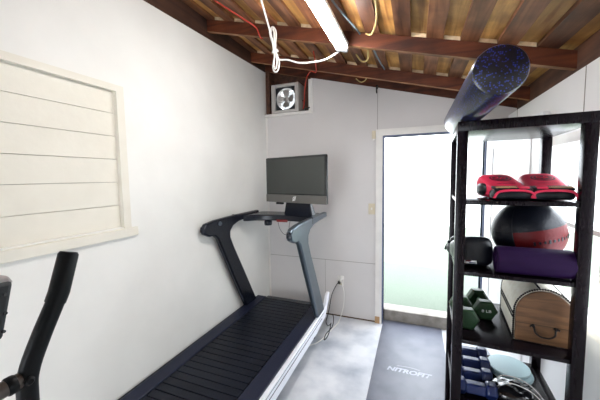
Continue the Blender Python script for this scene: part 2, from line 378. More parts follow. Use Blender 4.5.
# boarded window
m = MB()
zs = [1.300, 1.444, 1.586, 1.724, 1.862, 1.998, 2.131]
for a, b in zip(zs, zs[1:]): m.box((LX-.05, WY0-.02, a+.0012), (LX-.022, WY1+.006, b-.0012), .0015)
wn = struct(m.build('window_1', M['board'], None, 0))
m = MB().box((LX-.062, WY0-.02, 1.29), (LX-.048, WY1+.006, 2.14)); m.build('backing', M['seam'], wn, 0)
m = MB(); m.box((LX-.03, WY1-.003, WZ0-.008), (LX+.008, WY1+.045, WZ1-.002)); m.box((LX-.03, WY0-.045, WZ0-.008), (LX+.008, WY0+.003, WZ1-.002))
m.box((LX-.03, WY0-.045, WZ1-.0015), (LX+.0085, WY1+.045, WZ1+.035)); m.build('window_frame', M['board'], wn, 0)
m = MB().box((LX-.03, WY0-.1, 1.245), (LX+.022, 1.333, WZ0-.008), .004); m.build('window_sill', M['board'], wn, 0)
# doorway: casing, jambs, curb, open leaf
m = MB()
m.box((-.382, BY-.018, 0), (DX0-.012, BY, DZ+.0115)); m.box((-.384, BY-.019, DZ+.012), (DX1+.06, BY, 2.078))
m.box((DX1+.0125, BY-.018, 0), (DX1+.058, BY, DZ+.0115))
struct(m.build('trim_6', M['casing'], None, 0))
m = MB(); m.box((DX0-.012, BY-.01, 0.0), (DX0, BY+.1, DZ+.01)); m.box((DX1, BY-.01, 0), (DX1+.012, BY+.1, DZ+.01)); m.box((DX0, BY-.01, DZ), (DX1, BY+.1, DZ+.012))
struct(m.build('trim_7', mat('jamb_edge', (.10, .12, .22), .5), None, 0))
m = MB().box((-.385, BY-.022, .0), (-.335, BY-.017, .075)); m.build('tan_patch', M['tan'], wb, 0)
m = MB().box((-.8, 3.232, -.12), (1.2, 3.40, .125), .012); struct(m.build('trim_8', M['curb'], None))
lf = thing('door_leaf', 'white door leaf swung inward against the right wall behind the bookcase', 'door', (.612, 3.12, 0)); lf.name = 'door_1'
del lf['label']; del lf['category']; struct(lf)
ang = math.atan2(2.235-3.12, .735-.612)
Rm = Matrix.Translation((.622, 3.11, 0)) @ Matrix.Rotation(ang, 4, 'Z')
m = MB().box((0, -.018, .02), (.88, .018, 1.98), .003).xf(Rm); m.build('leaf', M['door'], lf, 0)
m = MB()
for (x0, x1, z0, z1) in ((.12, .76, .2, .85), (.12, .76, 1.0, 1.85)):
    m.box((x0, -.024, z0), (x1, -.018, z0+.03)); m.box((x0, -.024, z1-.03), (x1, -.018, z1)); m.box((x0, -.024, z0), (x0+.03, -.018, z1)); m.box((x1-.03, -.024, z0), (x1, -.018, z1))
m.xf(Rm).build('panel_molding', M['door'], lf, 0)
m = MB(); m.lathe([(.026, 0), (.026, .006), (.01, .01), (.01, .03), (.024, .04), (.026, .055), (.015, .066), (0, .068)], (.82, -.017, .98), (0, -1, 0), 20); m.xf(Rm).build('door_knob', M['iron'], lf)
# outside
g = MB().box((-14, 3.40, 0.0), (14, 9.2, .12)); struct(g.build('ground', M['turf'], None, 0))
g = MB().box((-14, RY-8, -.12), (14, RY-.3, -.02)); g.box((1.1, RY-.3, -.12), (14, 3.4, -.02)); struct(g.build('ground', M['concrete'], None, 0))
g = MB().box((-14, 9.2, 0), (14, 9.35, 2.6)); struct(g.build('wall_whiteout', M['whiteout'], None, 0))  # unseen white wall added to give the blown-out brightness past the lawn

# ------------------------------------------------------------------ treadmill
tm = thing('treadmill', 'black slat-belt treadmill with silver side rails by the left wall', 'treadmill', (-1.24, 1.9, 0))
TX0, TX1, TY0, TY1, TZ = -1.635, -.852, .93, 2.82, .28
BX0, BX1 = -1.525, -.975
m = MB(); m.box((TX0+.03, TY0+.03, .06), (TX1-.03, TY1-.03, .225), .02); m.build('base_frame', M['tmblack'], tm)
for x0, x1 in ((TX0, BX0-.003), (BX1+.003, TX1)):
    m = MB(); m.prism([(TY0, .20), (TY0+.02, .262), (TY0+.06, TZ), (TY1-.04, TZ), (TY1, TZ-.03), (TY1, .20)], 0, x0, x1); m.build('foot_rail', M['tmdeck'], tm, bev=.006)
m = MB(); m.mi = 0; m.box((BX0, TY0+.03, .215), (BX1, TY1-.02, TZ-.022))
p = .0615; y = TY0+.035; m.mi = 1
while y < TY1-.07:
    m.box((BX0+.004, y+.0035, TZ-.024), (BX1-.004, y+p-.0035, TZ-.006), .0015); y += p
m.build('slat_belt', [M['beltgap'], M['belt']], tm, 0)
m = MB(); m.prism([(TY1-.09, .10), (TY1+.02, .10), (TY1+.03, .25), (TY1-.01, TZ-.002), (TY1-.09, TZ-.002)], 0, BX0+.002, BX1-.002); m.build('front_roller_cover', M['tmblack'], tm, bev=.01)
for x0, x1 in ((TX1-.002, TX1+.032), (TX0-.026, TX0+.002)):
    prof = [(TY0+.02, .155), (2.45, .155), (2.72, .19), (2.85, .32), (2.875, .385), (2.85, .40), (2.80, .375), (2.76, .32), (2.66, .272), (TY0+.02, .272)] if x0 > -1.2 else [(TY0+.02, .155), (2.70, .155), (2.78, .20), (2.76, .27), (TY0+.02, .272)]
    m = MB(); m.prism(prof, 0, x0, x1)
    sr = m.build('side_rail', M['tmsilver'] if x0 > -1.2 else M['tmblack'], tm, bev=.006)
    xs = x1 if x0 > -1.2 else x0
    m = MB(); m.box((xs-.0015, TY0+.05, .222), (xs+.0015, 2.60, .228)); m.box((xs-.0015, TY0+.05, .257), (xs+.0015, 2.64, .260)); m.build('groove', M['tmdeck'], sr, 0)
for x in (TX0+.08, TX1-.08):
    for y in (TY0+.15, TY1-.2):
        m = MB().lathe([(.03, 0), (.033, .01), (.028, .07)], (x, y, 0), (0, 0, 1), 20); m.build('foot', M['tmblack'], tm)
ARC = [(2.50, .275), (2.29, .66), (2.13, .97), (2.08, 1.065), (2.03, 1.105), (1.97, 1.105), (1.905, 1.135), (1.89, 1.18), (1.93, 1.222), (2.04, 1.237), (2.3, 1.245), (2.80, 1.247), (2.81, 1.195), (2.60, 1.192), (2.40, 1.175), (2.31, 1.148), (2.262, 1.105), (2.26, 1.05), (2.31, .95), (2.48, .66), (2.70, .275)]
for (a, b, mt) in ((-1.648, -1.60, M['tmblack']), (-.868, -.822, M['tmsteel_sheen'])):
    m = MB(); m.prism(ARC, 0, a, b); uprt = m.build('upright', mt, tm, bev=.012)
    e = (a, b)
    m = MB(); m.box((a+.005, 1.893, 1.155), (b-.005, 1.903, 1.20), .003, rot=(-.25, 0, 0)); m.build('end_cap', M['tmblack'], uprt)
    m = MB(); m.box((a-.001, 2.36, 1.19), (b+.001, 2.366, 1.2485)); m.build('joint_line', M['tmblack'], uprt)
# tray / crossbar between the handrails
m = MB()
m.prism([(-1.60, 2.47), (-1.55, 2.50), (-1.48, 2.56), (-1.30, 2.60), (-1.10, 2.60), (-.95, 2.57), (-.875, 2.50), (-.875, 2.84), (-.95, 2.87), (-1.52, 2.87), (-1.60, 2.84)], 2, 1.165, 1.225)
tray = m.build('console_tray', M['tmblack'], tm, bev=.01)
m = MB().lathe([(.035, 0), (.04, .01), (.04, .04), (.032, .052)], (-1.40, 2.63, 1.112), (0, 0, 1), 24); m.build('speed_knob', M['tmblack'], tm)
m = MB(); m.lathe([(.018, 0), (.02, .004), (.017, .012)], (-1.60, 2.10, 1.20), (1, 0, 0), 18); m.build('jog_wheel', M['tmsteel_sheen'], tm)
m = MB().box((-1.285, 2.585, 1.155), (-1.165, 2.603, 1.18), .006); m.build('safety_key', M['red'], tm)['label'] = 'red safety key'
m = MB().tube(smooth_path([(-1.27, 2.595, 1.156), (-1.25, 2.59, 1.09), (-1.20, 2.585, 1.035), (-1.155, 2.585, 1.05), (-1.145, 2.59, 1.13), (-1.14, 2.60, 1.165)]), .0022, 6); m.build('safety_lanyard', M['tmblack'], tm)
# monitor, swivelled to the right
A = Vector((-1.425, 2.652, 0)); B = Vector((-.715, 2.442, 0)); dx = (B-A).normalized(); nrm = Vector((dx.y, -dx.x, 0))
Mm = Matrix(((dx.x, -nrm.x, 0, A.x), (dx.y, -nrm.y, 0, A.y), (0, 0, 1, 0), (0, 0, 0, 1)))   # local x along the screen, y away from the viewer
m = MB(); m.box((0, 0, 1.352), (.74, .03, 1.797), .012); mon = m.xf(Mm).build('monitor', M['tmframe'], tm)
m = MB(); m.box((.022, -.0015, 1.444), (.718, .002, 1.775)); m.xf(Mm).build('screen', M['screen'], mon, 0)
m = MB(); m.box((.002, -.003, 1.354), (.738, .004, 1.430), .002); m.xf(Mm).build('speaker_bar', M['chin'], mon, 0)
m = MB(); m.tube([(.372+.013*math.cos(t*PI/8)+.003*math.sin(t*PI/8), -.004, 1.394+.018*math.sin(t*PI/8)) for t in range(16)], .0032, 6, closed=True)
m.tube([(.352, -.004, 1.372), (.363, -.004, 1.385), (.385, -.004, 1.40), (.392, -.004, 1.418)], .003, 6); m.xf(Mm).build('logo_mark', M['logo'], mon)
m = MB(); m.hexa([(.21, .03, 1.226), (.56, .03, 1.226), (.56, .10, 1.226), (.21, .10, 1.226), (.24, .03, 1.36), (.53, .03, 1.36), (.53, .06, 1.36), (.24, .06, 1.36)]); m.xf(Mm).build('monitor_stand', M['tmblack'], tm, bev=.006)
m = MB(); m.box((.13, .0, 1.332), (.215, .03, 1.352), .004); m.xf(Mm).build('camera_bar', M['tmblack'], mon)
# power cord of the treadmill, with its coil
m = MB(); m.tube(smooth_path([(-.776, 3.128, .412), (-.80, 3.10, .39), (-.855, 3.09, .27), (-.885, 3.08, .10), (-.90, 3.04, .012), (-.885, 2.95, .008), (-.835, 2.86, .02), (-.785, 2.78, .09), (-.76, 2.70, .13), (-.765, 2.62, .06), (-.80, 2.60, .012), (-.81, 2.70, .02), (-.775, 2.80, .05), (-.78, 2.88, .10), (-.80, 2.90, .14)]), .0045, 8)
pc = m.build('power_cord', M['cordblk']); tag(pc, 'black power cord from the wall outlet to the treadmill front, coiled beside it', 'cord')
m = MB().box((-.79, 3.10, .396), (-.765, 3.142, .424), .004); m.build('plug', M['cordblk'], pc)
m = MB(); m.tube(smooth_path([(-.757, 3.135, .43), (-.735, 3.09, .40), (-.715, 3.09, .30), (-.722, 3.08, .15), (-.755, 3.02, .012), (-.765, 2.93, .007), (-.80, 2.75, .007), (-.83, 2.60, .007), (-.88, 2.50, .008), (-.95, 2.44, .01)]), .005, 8)
pc = m.build('extension_cord', M['cord']); tag(pc, 'white cord dropping from the wall outlet and running along the floor under the treadmill', 'cord')
m = MB().box((-.768, 3.10, .42), (-.746, 3.142, .442), .004); m.build('plug', M['cord'], pc)
# outlet and switch
o = thing('wall_outlet', 'cream electrical outlet low on the back wall with two cords plugged in', 'outlet', (-.765, BY, .42))
MB().box((-.80, BY-.006, .362), (-.73, BY, .478), .002).build('cover_plate', M['casing'], o)
m = MB(); m.box((-.781, BY-.009, .372), (-.749, BY-.005, .398), .003); m.build('socket', M['ivory'], o)
o = thing('light_switch', 'cream light switch plate on the back wall left of the doorway', 'switch', (-.425, BY, 1.248))
MB().box((-.46, BY-.007, 1.19), (-.39, BY, 1.306), .002).build('cover_plate', M['ivory'], o)
MB().box((-.431, BY-.018, 1.24), (-.419, BY-.005, 1.262), .002).build('toggle', M['casing'], o)
o = thing('door_chime', 'small cream alarm sensor box beside the top of the door casing', 'sensor', (-.402, BY, 2.02))
MB().box((-.425, BY-.022, 1.985), (-.386, BY, 2.068), .003).build('housing', M['ivory'], o)
MB().box((-.418, BY-.02, 1.965), (-.394, BY-.006, 1.986), .002).build('magnet', M['casing'], o)
o = tag(MB().tube(smooth_path([(-.378, 3.148, 2.51), (-.378, 3.12, 2.50), (-.378, 3.105, 2.47), (-.378, 3.12, 2.445), (-.378, 3.13, 2.46)]), .006, 8).box((-.388, 3.143, 2.49), (-.368, 3.15, 2.53)).build('wall_hook', M['iron']), 'small dark hook high on the back wall above the door casing', 'hook')
# ------------------------------------------------------------------ fan
fy = 3.11
fn = thing('exhaust_fan', 'boxy grey exhaust fan with shiny round blades in the corner opening', 'fan', (-1.41, fy+.08, 2.343))
m = MB(); F0, F1, G0, G1 = -1.575, -1.235, 2.345, 2.668
m.box((F0, fy, G0), (F0+.045, fy+.2, G1)); m.box((F1-.045, fy, G0), (F1, fy+.2, G1)); m.box((F0+.045, fy, G0), (F1-.045, fy+.2, G0+.03)); m.box((F0+.045, fy, G1-.03), (F1-.045, fy+.2, G1))
m.build('housing', M['fan'], fn, bev=.004)
cxf, czf = -1.405, 2.507
m = MB()
n = 40
for k in range(n):   # face plate with a round hole
    a0, a1 = 2*PI*k/n, 2*PI*(k+1)/n
    def sqp(a):
        c, s_ = math.cos(a), math.sin(a); q = 1/max(abs(c)/.125, abs(s_)/.1315); return (cxf+c*q, czf+s_*q)
    r = .122
    i0 = (cxf+math.cos(a0)*r, czf+math.sin(a0)*r); i1 = (cxf+math.cos(a1)*r, czf+math.sin(a1)*r)
    m.prism([i0, i1, sqp(a1), sqp(a0)], 1, fy+.03, fy+.04)
m.build('face_plate', M['ellgrey'], fn)
m = MB()
for k in range(4):
    a = 2*PI*k/4+.1; Rk = Matrix.Translation((cxf, fy+.075, czf)) @ Matrix.Rotation(a, 4, 'Y') @ Matrix.Rotation(.45, 4, 'X')
    mm = [(-.012, .02), (-.045, .06), (-.05, .098), (-.01, .110), (.03, .10), (.032, .06), (.012, .02)]
    vs = [Rk @ Vector((u, -.002, v)) for u, v in mm]; vb = [Rk @ Vector((u, .002, v)) for u, v in mm]
    A_ = [m.bm.verts.new(v) for v in vs]; B_ = [m.bm.verts.new(v) for v in vb]; m.bm.faces.new(A_); m.bm.faces.new(B_[::-1])
    for i in range(len(mm)): m.bm.faces.new((A_[i], B_[i], B_[(i+1) % len(mm)], A_[(i+1) % len(mm)]))
m.build('fan_blades', M['fanblade'], fn)
m = MB(); m.lathe([(.032, 0), (.034, .03), (.03, .06), (.014, .065)], (cxf, fy+.12, czf), (0, -1, 0), 24); m.build('hub', M['fanblade'], fn)
m = MB()
for r in (.035, .055, .075, .095, .114): m.tube([(cxf+r*math.cos(2*PI*k/36), fy+.025, czf+r*math.sin(2*PI*k/36)) for k in range(36)], .0012, 5, closed=True)
for k in range(6):
    a = PI*k/6; m.tube([(cxf-.12*math.cos(a), fy+.025, czf-.12*math.sin(a)), (cxf+.12*math.cos(a), fy+.025, czf+.12*math.sin(a))], .0012, 5)
m.build('wire_guard', M['fanblade'], fn)
m = MB().lathe([(0, 0), (.122, 0), (.122, .003), (0, .003)], (cxf, fy+.17, czf), (0, 1, 0), 40); m.build('rear_shutter', M['shutter'], fn)
tag(MB().tube(smooth_path([(-.86, 2.55, rz_(-.86, .08)), (-.93, 2.83, rz_(-.93, -.012)), (-1.0, 2.86, rz_(-1.0, -.012)), (-1.10, 3.02, 2.66), (-1.15, 3.09, 2.56), (-1.16, 3.10, 2.46), (-1.17, 3.105, 2.38), (-1.18, 3.11, 2.36)]), .0055, 7).build('electrical_wire', M['cordred']), 'red wire coming down past the right side of the exhaust fan', 'wire', 'wires under the roof')
tag(MB().tube(smooth_path([(-1.19, 3.125, 2.46), (-1.15, 3.115, 2.42), (-1.17, 3.11, 2.37), (-1.13, 3.10, 2.36), (-1.10, 3.11, 2.372)]), .007, 7).build('fan_cord', M['cordblk']), 'short black cord bunched on the ledge beside the exhaust fan', 'cord')

# ------------------------------------------------------------------ ceiling lamp and wires
lx = -.487
lp = thing('shop_light', 'long glowing white shop light fixed under the rafters', 'light', (lx, 1.6, rz_(lx)))
m = MB().box((lx-.043, .92, rz_(lx)-.030), (lx+.043, 2.08, rz_(lx)-.002), .004, rot=(0, math.atan(.271), 0)); m.build('housing', M['white'], lp)
m = MB().box((lx-.040, .95, rz_(lx)-.062), (lx+.040, 2.05, rz_(lx)-.03), .014, rot=(0, math.atan(.271), 0)); m.build('diffuser', M['lamp'], lp)
for ya in (.915, 2.05): MB().box((lx-.042, ya, rz_(lx)-.064), (lx+.042, ya+.035, rz_(lx)-.028), .004, rot=(0, math.atan(.271), 0)).build('end_cap', M['lampend'], lp)
cd = smooth_path([(-.88, 1.59, rz_(-.88, .08)), (-.93, 1.75, 2.70), (-1.0, 2.0, 2.635), (-1.02, 2.08, 2.56), (-.985, 2.08, 2.50), (-.90, 2.06, 2.475), (-.80, 2.05, 2.435), (-.70, 2.05, 2.425), (-.62, 2.06, 2.43), (-.55, 2.085, 2.465), (-.50, 2.088, 2.492)])
m = MB().tube(cd, .0065, 8)
lc = m.build('lamp_cord', M['cord']); tag(lc, 'white lamp cord looping from the roof to the shop light end', 'cord')
m = MB()
m.tube(smooth_path([(-1.005, 2.075, 2.56), (-1.04, 2.07, 2.66), (-1.045, 2.065, 2.71), (-1.02, 2.06, 2.735), (-.995, 2.065, 2.70), (-1.0, 2.07, 2.62), (-1.015, 2.075, 2.52), (-1.03, 2.075, 2.45), (-1.015, 2.075, 2.41), (-.985, 2.07, 2.42), (-.975, 2.07, 2.48)], 8, closed=True), .0065, 8, closed=True)
m.tube(smooth_path([(-1.0, 2.068, 2.56), (-1.025, 2.06, 2.65), (-1.03, 2.055, 2.70), (-1.015, 2.052, 2.715), (-1.005, 2.055, 2.69), (-1.008, 2.06, 2.62), (-1.012, 2.066, 2.52), (-1.018, 2.066, 2.46), (-1.01, 2.066, 2.43), (-.995, 2.063, 2.44), (-.99, 2.062, 2.49)], 8, closed=True), .006, 8, closed=True)
m.tube([(-1.025, 2.06, 2.55), (-1.008, 2.045, 2.557), (-.985, 2.06, 2.563), (-.99, 2.085, 2.563), (-1.015, 2.09, 2.557)], .007, 8, closed=True)
m.build('bundled_loop', M['cord'], lc)
def roofwire(pts, r, mt, label):
    tag(MB().tube(smooth_path(pts), r, 7).build('electrical_wire', M[mt]), label, 'wire', 'wires under the roof')
roofwire([(-1.33, 1.75, rz_(-1.33, .08)), (-1.26, 1.95, rz_(-1.26, .075)), (-1.19, 2.09, rz_(-1.19, .06)), (-1.17, 2.118, rz_(-1.17, .02)), (-1.16, 2.14, rz_(-1.16, -.008)), (-1.13, 2.18, rz_(-1.13, .03)), (-1.05, 2.35, rz_(-1.05, .08))], .0055, 'cordred', 'red wire crossing the roof boards left of the bundled white cord')
roofwire([(-.21, 1.62, rz_(-.21, .085)), (-.22, 1.80, rz_(-.22, .05)), (-.27, 1.98, rz_(-.27, .035)), (-.33, 2.11, rz_(-.33, .085))], .0055, 'cordyel', 'yellow wire hanging below the boards in front of the nearer rafter')
roofwire([(-.47, 1.62, rz_(-.47, .08)), (-.43, 1.80, rz_(-.43, .07)), (-.385, 1.98, rz_(-.385, .07)), (-.37, 2.11, rz_(-.37, .08))], .006, 'cordblu', 'grey-blue wire on the boards right of the shop light')
roofwire([(-.36, 2.18, rz_(-.36, .08)), (-.345, 2.28, rz_(-.345, .05)), (-.355, 2.36, rz_(-.355, .0)), (-.41, 2.42, rz_(-.41, .0)), (-.46, 2.45, rz_(-.46, .06))], .006, 'cordyel', 'yellow wire curling behind the nearer rafter')
roofwire([(-.34, 2.18, rz_(-.34, .08)), (-.31, 2.32, rz_(-.31, .07)), (-.29, 2.5, rz_(-.29, .06)), (-.27, 2.80, rz_(-.27, .08))], .006, 'cordblu', 'grey-blue wire between the two visible rafters')
roofwire([(-.44, 2.90, rz_(-.44, .08)), (-.46, 2.97, rz_(-.46, .02)), (-.52, 3.03, rz_(-.52, .0)), (-.58, 3.08, rz_(-.58, .04))], .005, 'cordyel', 'short yellow wire curling beyond the farther rafter')

# ------------------------------------------------------------------ floor mat
fm = thing('exercise_mat', 'long dark grey rubber floor mat reaching the doorway', 'mat', (-.01, 2.2, 0))
MB().box((-.302, .85, 0.0005), (.277, 3.228, .008), .002).build('mat_body', M['mat'], fm)
def place_text(s, name, width, height, origin, m, parent, ex=.0004, shear=0, bold=0, rot=None):
    o = text_mesh(s, name, 1, 0, Matrix.Identity(4), m, parent, 1, shear, bold)
    xs = [v.co.x for v in o.data.vertices]; ys = [v.co.y for v in o.data.vertices]
    cx, cy = (min(xs)+max(xs))/2, (min(ys)+max(ys))/2; sx = width/(max(xs)-min(xs)); sy = height/(max(ys)-min(ys))
    Mx = Matrix.Translation(origin) @ (rot or Matrix.Identity(4)) @ Matrix.Diagonal((sx, sy, 1, 1)) @ Matrix.Translation((-cx, -cy, 0))
    o.data.transform(Mx); return o
place_text('NITROFIT', 'lettering', .345, .055, (-.022, 2.395, .0088), M['matletter'], fm, shear=.3, bold=.04)
m = MB(); m.tube([(-.03+.11*math.cos(a), 2.428+.028*math.sin(a), .0085) for a in [PI*(.2+.6*k/12) for k in range(13)]], .0025, 6, flat=.15)
m.build('logo_arc', M['matletter'], fm)

# ------------------------------------------------------------------ bookcase
bk = thing('bookcase', 'tall espresso-brown open bookcase holding the boxing gear and dumbbells', 'bookcase', (.175, 1.488, 0), rz=math.radians(-3.0))
Mb = parent_world(bk)
BW, BD = .478, .53
ZS = [1.482, 1.154, .827, .497, .17]
for x in (0, BW-.042):
    for y in (0, BD-.045):
        m = MB().box((x, y, 0), (x+.042, y+.045, 1.792), .002); m.xf(Mb).build('post', M['case'], bk)
m = MB(); m.box((0, 0, 1.792), (BW, BD, 1.835), .002); m.xf(Mb).build('top_panel', M['case'], bk)
for i, z in enumerate(ZS):
    m = MB(); th = .018
    m.box((.042, .006, z-th), (BW-.042, BD-.01, z), .0015); m.box((.008, .045, z-th), (.042, BD-.045, z), .0015); m.box((BW-.042, .045, z-th), (BW-.008, BD-.045, z), .0015)
    m.xf(Mb).build('shelf', M['case'], bk)
# foam roller on top
fr = thing('foam_roller', 'thick speckled blue-black foam roller lying on top of the bookcase', 'foam roller', (.235, 1.5, 1.835))
m = MB(); R_ = .0765
m.lathe([(0, 0), (R_-.012, 0), (R_-.004, .003), (R_, .010), (R_, .905), (R_-.008, .915), (0, .915)], (.234, 1.06, 1.8365+R_), (0, 1, 0), 64); m.build('roller', M['fleck'], fr)

def on(z): return z+.001
# red gloves
def glove(name, label, loc, rz, mt, sc=1, group=None, logo=True, mirror=1, band='gred', zs=1):
    g = thing(name, label, 'glove', loc, group, rz); W = parent_world(g)
    S = Matrix.Diagonal((sc*mirror, sc, sc*zs, 1))
    def f(v):   # puffy fist narrowing and lowering to the wrist (towards -y)
        t = (v.y+.135)/.27; s_ = .86+.18*t; return Vector((v.x*s_, v.y, v.z*(.014+.078*t) if v.z > 0 else v.z*.044))
    m = MB().sq((0, .03, .045), (.088, .135, 1), .52, 36, 20, f); m.xf(W@S).build('fist_padding', mt, g)
    m = MB().sq((-.072, .03, .045), (.026, .07, .032), .85, 20, 12); m.xf(W@S).build('thumb', M['gblack'], g)
    m = MB(); m.box((-.075, -.150, .004), (.075, -.055, .050), .016); m.xf(W@S).build('cuff', M['gblack'], g)
    m = MB(); m.tube(smooth_path([(-.078, -.152, .012), (-.06, -.156, .040), (0, -.158, .047), (.06, -.156, .040), (.078, -.152, .012)]), .0055, 8); m.xf(W@S).build('piping', M[band], g)
    m = MB(); m.hexa([(-.07, -.148, .046), (.07, -.148, .046), (.076, -.095, .052), (-.076, -.095, .052), (-.07, -.145, .056), (.07, -.145, .056), (.076, -.092, .066), (-.076, -.092, .066)]); st = m.xf(W@S).build('wrist_strap', M['gblack'], g, bev=.004)
    if logo:
        m = MB(); m.box((.02, -.146, .054), (.06, -.118, .064), .002, rot=(.18, 0, 0)); m.xf(W@S).build('strap_patch', M[band], st)
        m = MB()
        for k in range(11): m.box((-.065+.0075*k, -.140, .054), (-.061+.0075*k, -.120, .062+.001*(k % 2)), rot=(.18, 0, 0))
        m.xf(W@S).build('strap_print', M['tan'], st, 0)
    return g, W, S
def surf_patch(fn, nu=20, r=1.0):
    pass
for (lx_, rzz, lab, mir) in ((.390, .08, 'red and black boxing glove on the left of the top shelf pair', 1), (.553, -.08, 'red and black boxing glove on the right of the top shelf pair', -1)):
    g, W, S = glove('boxing_glove', lab, (lx_, 1.655, on(1.482)), rzz, M['gred'], .97, 'red boxing gloves on the top shelf', True, mir)
    # emblem following the padding: ring, disc and red strokes projected on the top surface
    def top(x, y):
        t = (y-.03+.135)/.27; s_ = .86+.18*t; a, b, c, e = .088*s_, .135, .014+.078*t, .52
        q = 1-(abs(x)/a)**(2/e)-0; q2 = (max(0, (abs(x)/a)**(2/e)+(abs((y-.03))/b)**(2/e)))
        h = max(0, 1-q2)**(e/2); return .045+c*h
    m = MB()
    def disc_on(m, cx, cy, rx, ry, lift, n=28, hole=0):
        rs = [hole, (hole+1)/2, 1] if hole else [0, .35, .7, 1]; rings = []
        for q in rs:
            if q == 0: rings.append([m.bm.verts.new((cx, cy, top(cx, cy)+lift))]); continue
            rings.append([m.bm.verts.new((cx+rx*q*math.cos(2*PI*k/n), cy+ry*q*math.sin(2*PI*k/n), top(cx+rx*q*math.cos(2*PI*k/n), cy+ry*q*math.sin(2*PI*k/n))+lift)) for k in range(n)])
        for a, b in zip(rings, rings[1:]):
            for k in range(n):
                if len(a) == 1: m.bm.faces.new((a[0], b[k], b[(k+1) % n]))
                else: m.bm.faces.new((a[k], b[k], b[(k+1) % n], a[(k+1) % n]))
    disc_on(m, 0, .030, .047, .046, .0018); m.xf(W@S).build('emblem_disc', M['gblack'], g)
    m = MB(); disc_on(m, 0, .030, .040, .039, .0026, hole=.88)
    for pts in ([(-.028, .02), (-.012, .03), (-.008, .05), (-.022, .052)], [(-.005, .015), (.004, .035), (.016, .052)], [(.010, .018), (.022, .03), (.02, .048)], [(-.02, .036), (0, .028), (.024, .034)]):
        m.tube(smooth_path([(x, y, top(x, y)+.002) for x, y in pts], 5), .0028, 6, flat=.5)
    m.xf(W@S).build('emblem_mark', M['gred'], g)
    m = MB()
    for k in range(10):
        x = -.035+.0075*k; y = -.045; m.box((x, y-.004, top(x, y)), (x+.0045, y+.004, top(x, y)+.0015))
    m.xf(W@S).build('print_line', M['gblack'], g, 0)

# medicine ball
mbx, mby, mr = .530, 1.760, .1535
mb = thing('medicine_ball', 'large black and red medicine ball on the shelf under the red gloves', 'ball', (mbx, mby, on(1.154)))
cen = Vector((mbx, mby, on(1.154)+mr))
m = MB(); m.sq((0, 0, 0), (mr, mr, mr), 1, 48, 32)
Rb = Matrix.Rotation(math.radians(-12), 4, 'Y')   # tilt of the panels in view
for f in m.bm.faces:
    c = f.calc_center_median().normalized()
    az = math.degrees(math.atan2(c.x, -c.y)); lat = math.degrees(math.asin(c.z)); f.material_index = 1 if (-37 < az < 150 and lat < 13) else 0
m.xf(Matrix.Translation(cen) @ Rb).build('ball_shell', [M['bblack'], M['bred']], mb)
m = MB()
for lat in (13.0,):
    a = math.radians(lat); m.tube([(mr*math.cos(a)*math.sin(t)*1.002, -mr*math.cos(a)*math.cos(t)*1.002, mr*math.sin(a)*1.002) for t in [2*PI*k/64 for k in range(64)]], .0018, 5, closed=True)
for az in (-37, 150):
    t = math.radians(az); m.tube([(mr*math.cos(a)*math.sin(t)*1.002, -mr*math.cos(a)*math.cos(t)*1.002, mr*math.sin(a)*1.002) for a in [math.radians(-85+170*k/30) for k in range(31)]], .0018, 5)
m.xf(Matrix.Translation(cen) @ Rb).build('seam', M['bblack'], mb)
m = MB()
for k in range(13):
    az = math.radians(-8+7.5*k); a = math.radians(-10); hgt = .012+.006*(k % 3 == 0); wd = .008
    p = Vector((math.cos(a)*math.sin(az), -math.cos(a)*math.cos(az), math.sin(a)))*mr
    q = p.to_track_quat('Z', 'Y').to_matrix().to_4x4(); mm = Matrix.Translation(p) @ q
    b = MB().box((-wd/2, -hgt/2, -.001), (wd/2, hgt/2, .0015)); b.xf(mm); me = bpy.data.meshes.new('t'); b.bm.to_mesh(me); b.bm.free(); m.bm.from_mesh(me); bpy.data.meshes.remove(me)
m.xf(Matrix.Translation(cen) @ Rb).build('print_marks', M['bblack'], mb, 0)
# purple roll
pr = thing('yoga_roll', 'purple foam cylinder lying in front of the medicine ball', 'foam roller', (.49, 1.535, on(1.154)))
m = MB(); m.lathe([(0, 0), (.02, 0), (.022, .004), (.05, .004), (.056, 0), (.060, .005), (.060, .268), (.056, .273), (0, .273)], (.346, 1.532, on(1.154)+.0605), (1, -.03, 0), 48); m.build('roll', M['purple'], pr)
# black gloves
g, W, S = glove('boxing_glove', 'black boxing glove at the left front of the second shelf', (.258, 1.705, on(1.154)), PI+.12, M['gblack'], .95, 'black boxing gloves on the second shelf', False, 1, 'gblack', 1.3)
m = MB(); m.box((.226, 1.548, 1.179), (.276, 1.575, 1.194), .001); m.build('label_patch', M['white'], g)
m = MB(); m.box((.229, 1.547, 1.188), (.25, 1.56, 1.193)); m.build('label_print', M['bred'], g, 0)
m = MB(); m.box((.245, 1.547, 1.1805), (.272, 1.56, 1.186)); m.build('label_print', M['blue'], g, 0)
g, W, S = glove('boxing_glove', 'black boxing glove with red piping behind the first black glove', (.285, 1.905, on(1.154)), 2.9, M['gblack'], .9, 'black boxing gloves on the second shelf', False, 1, 'gred')

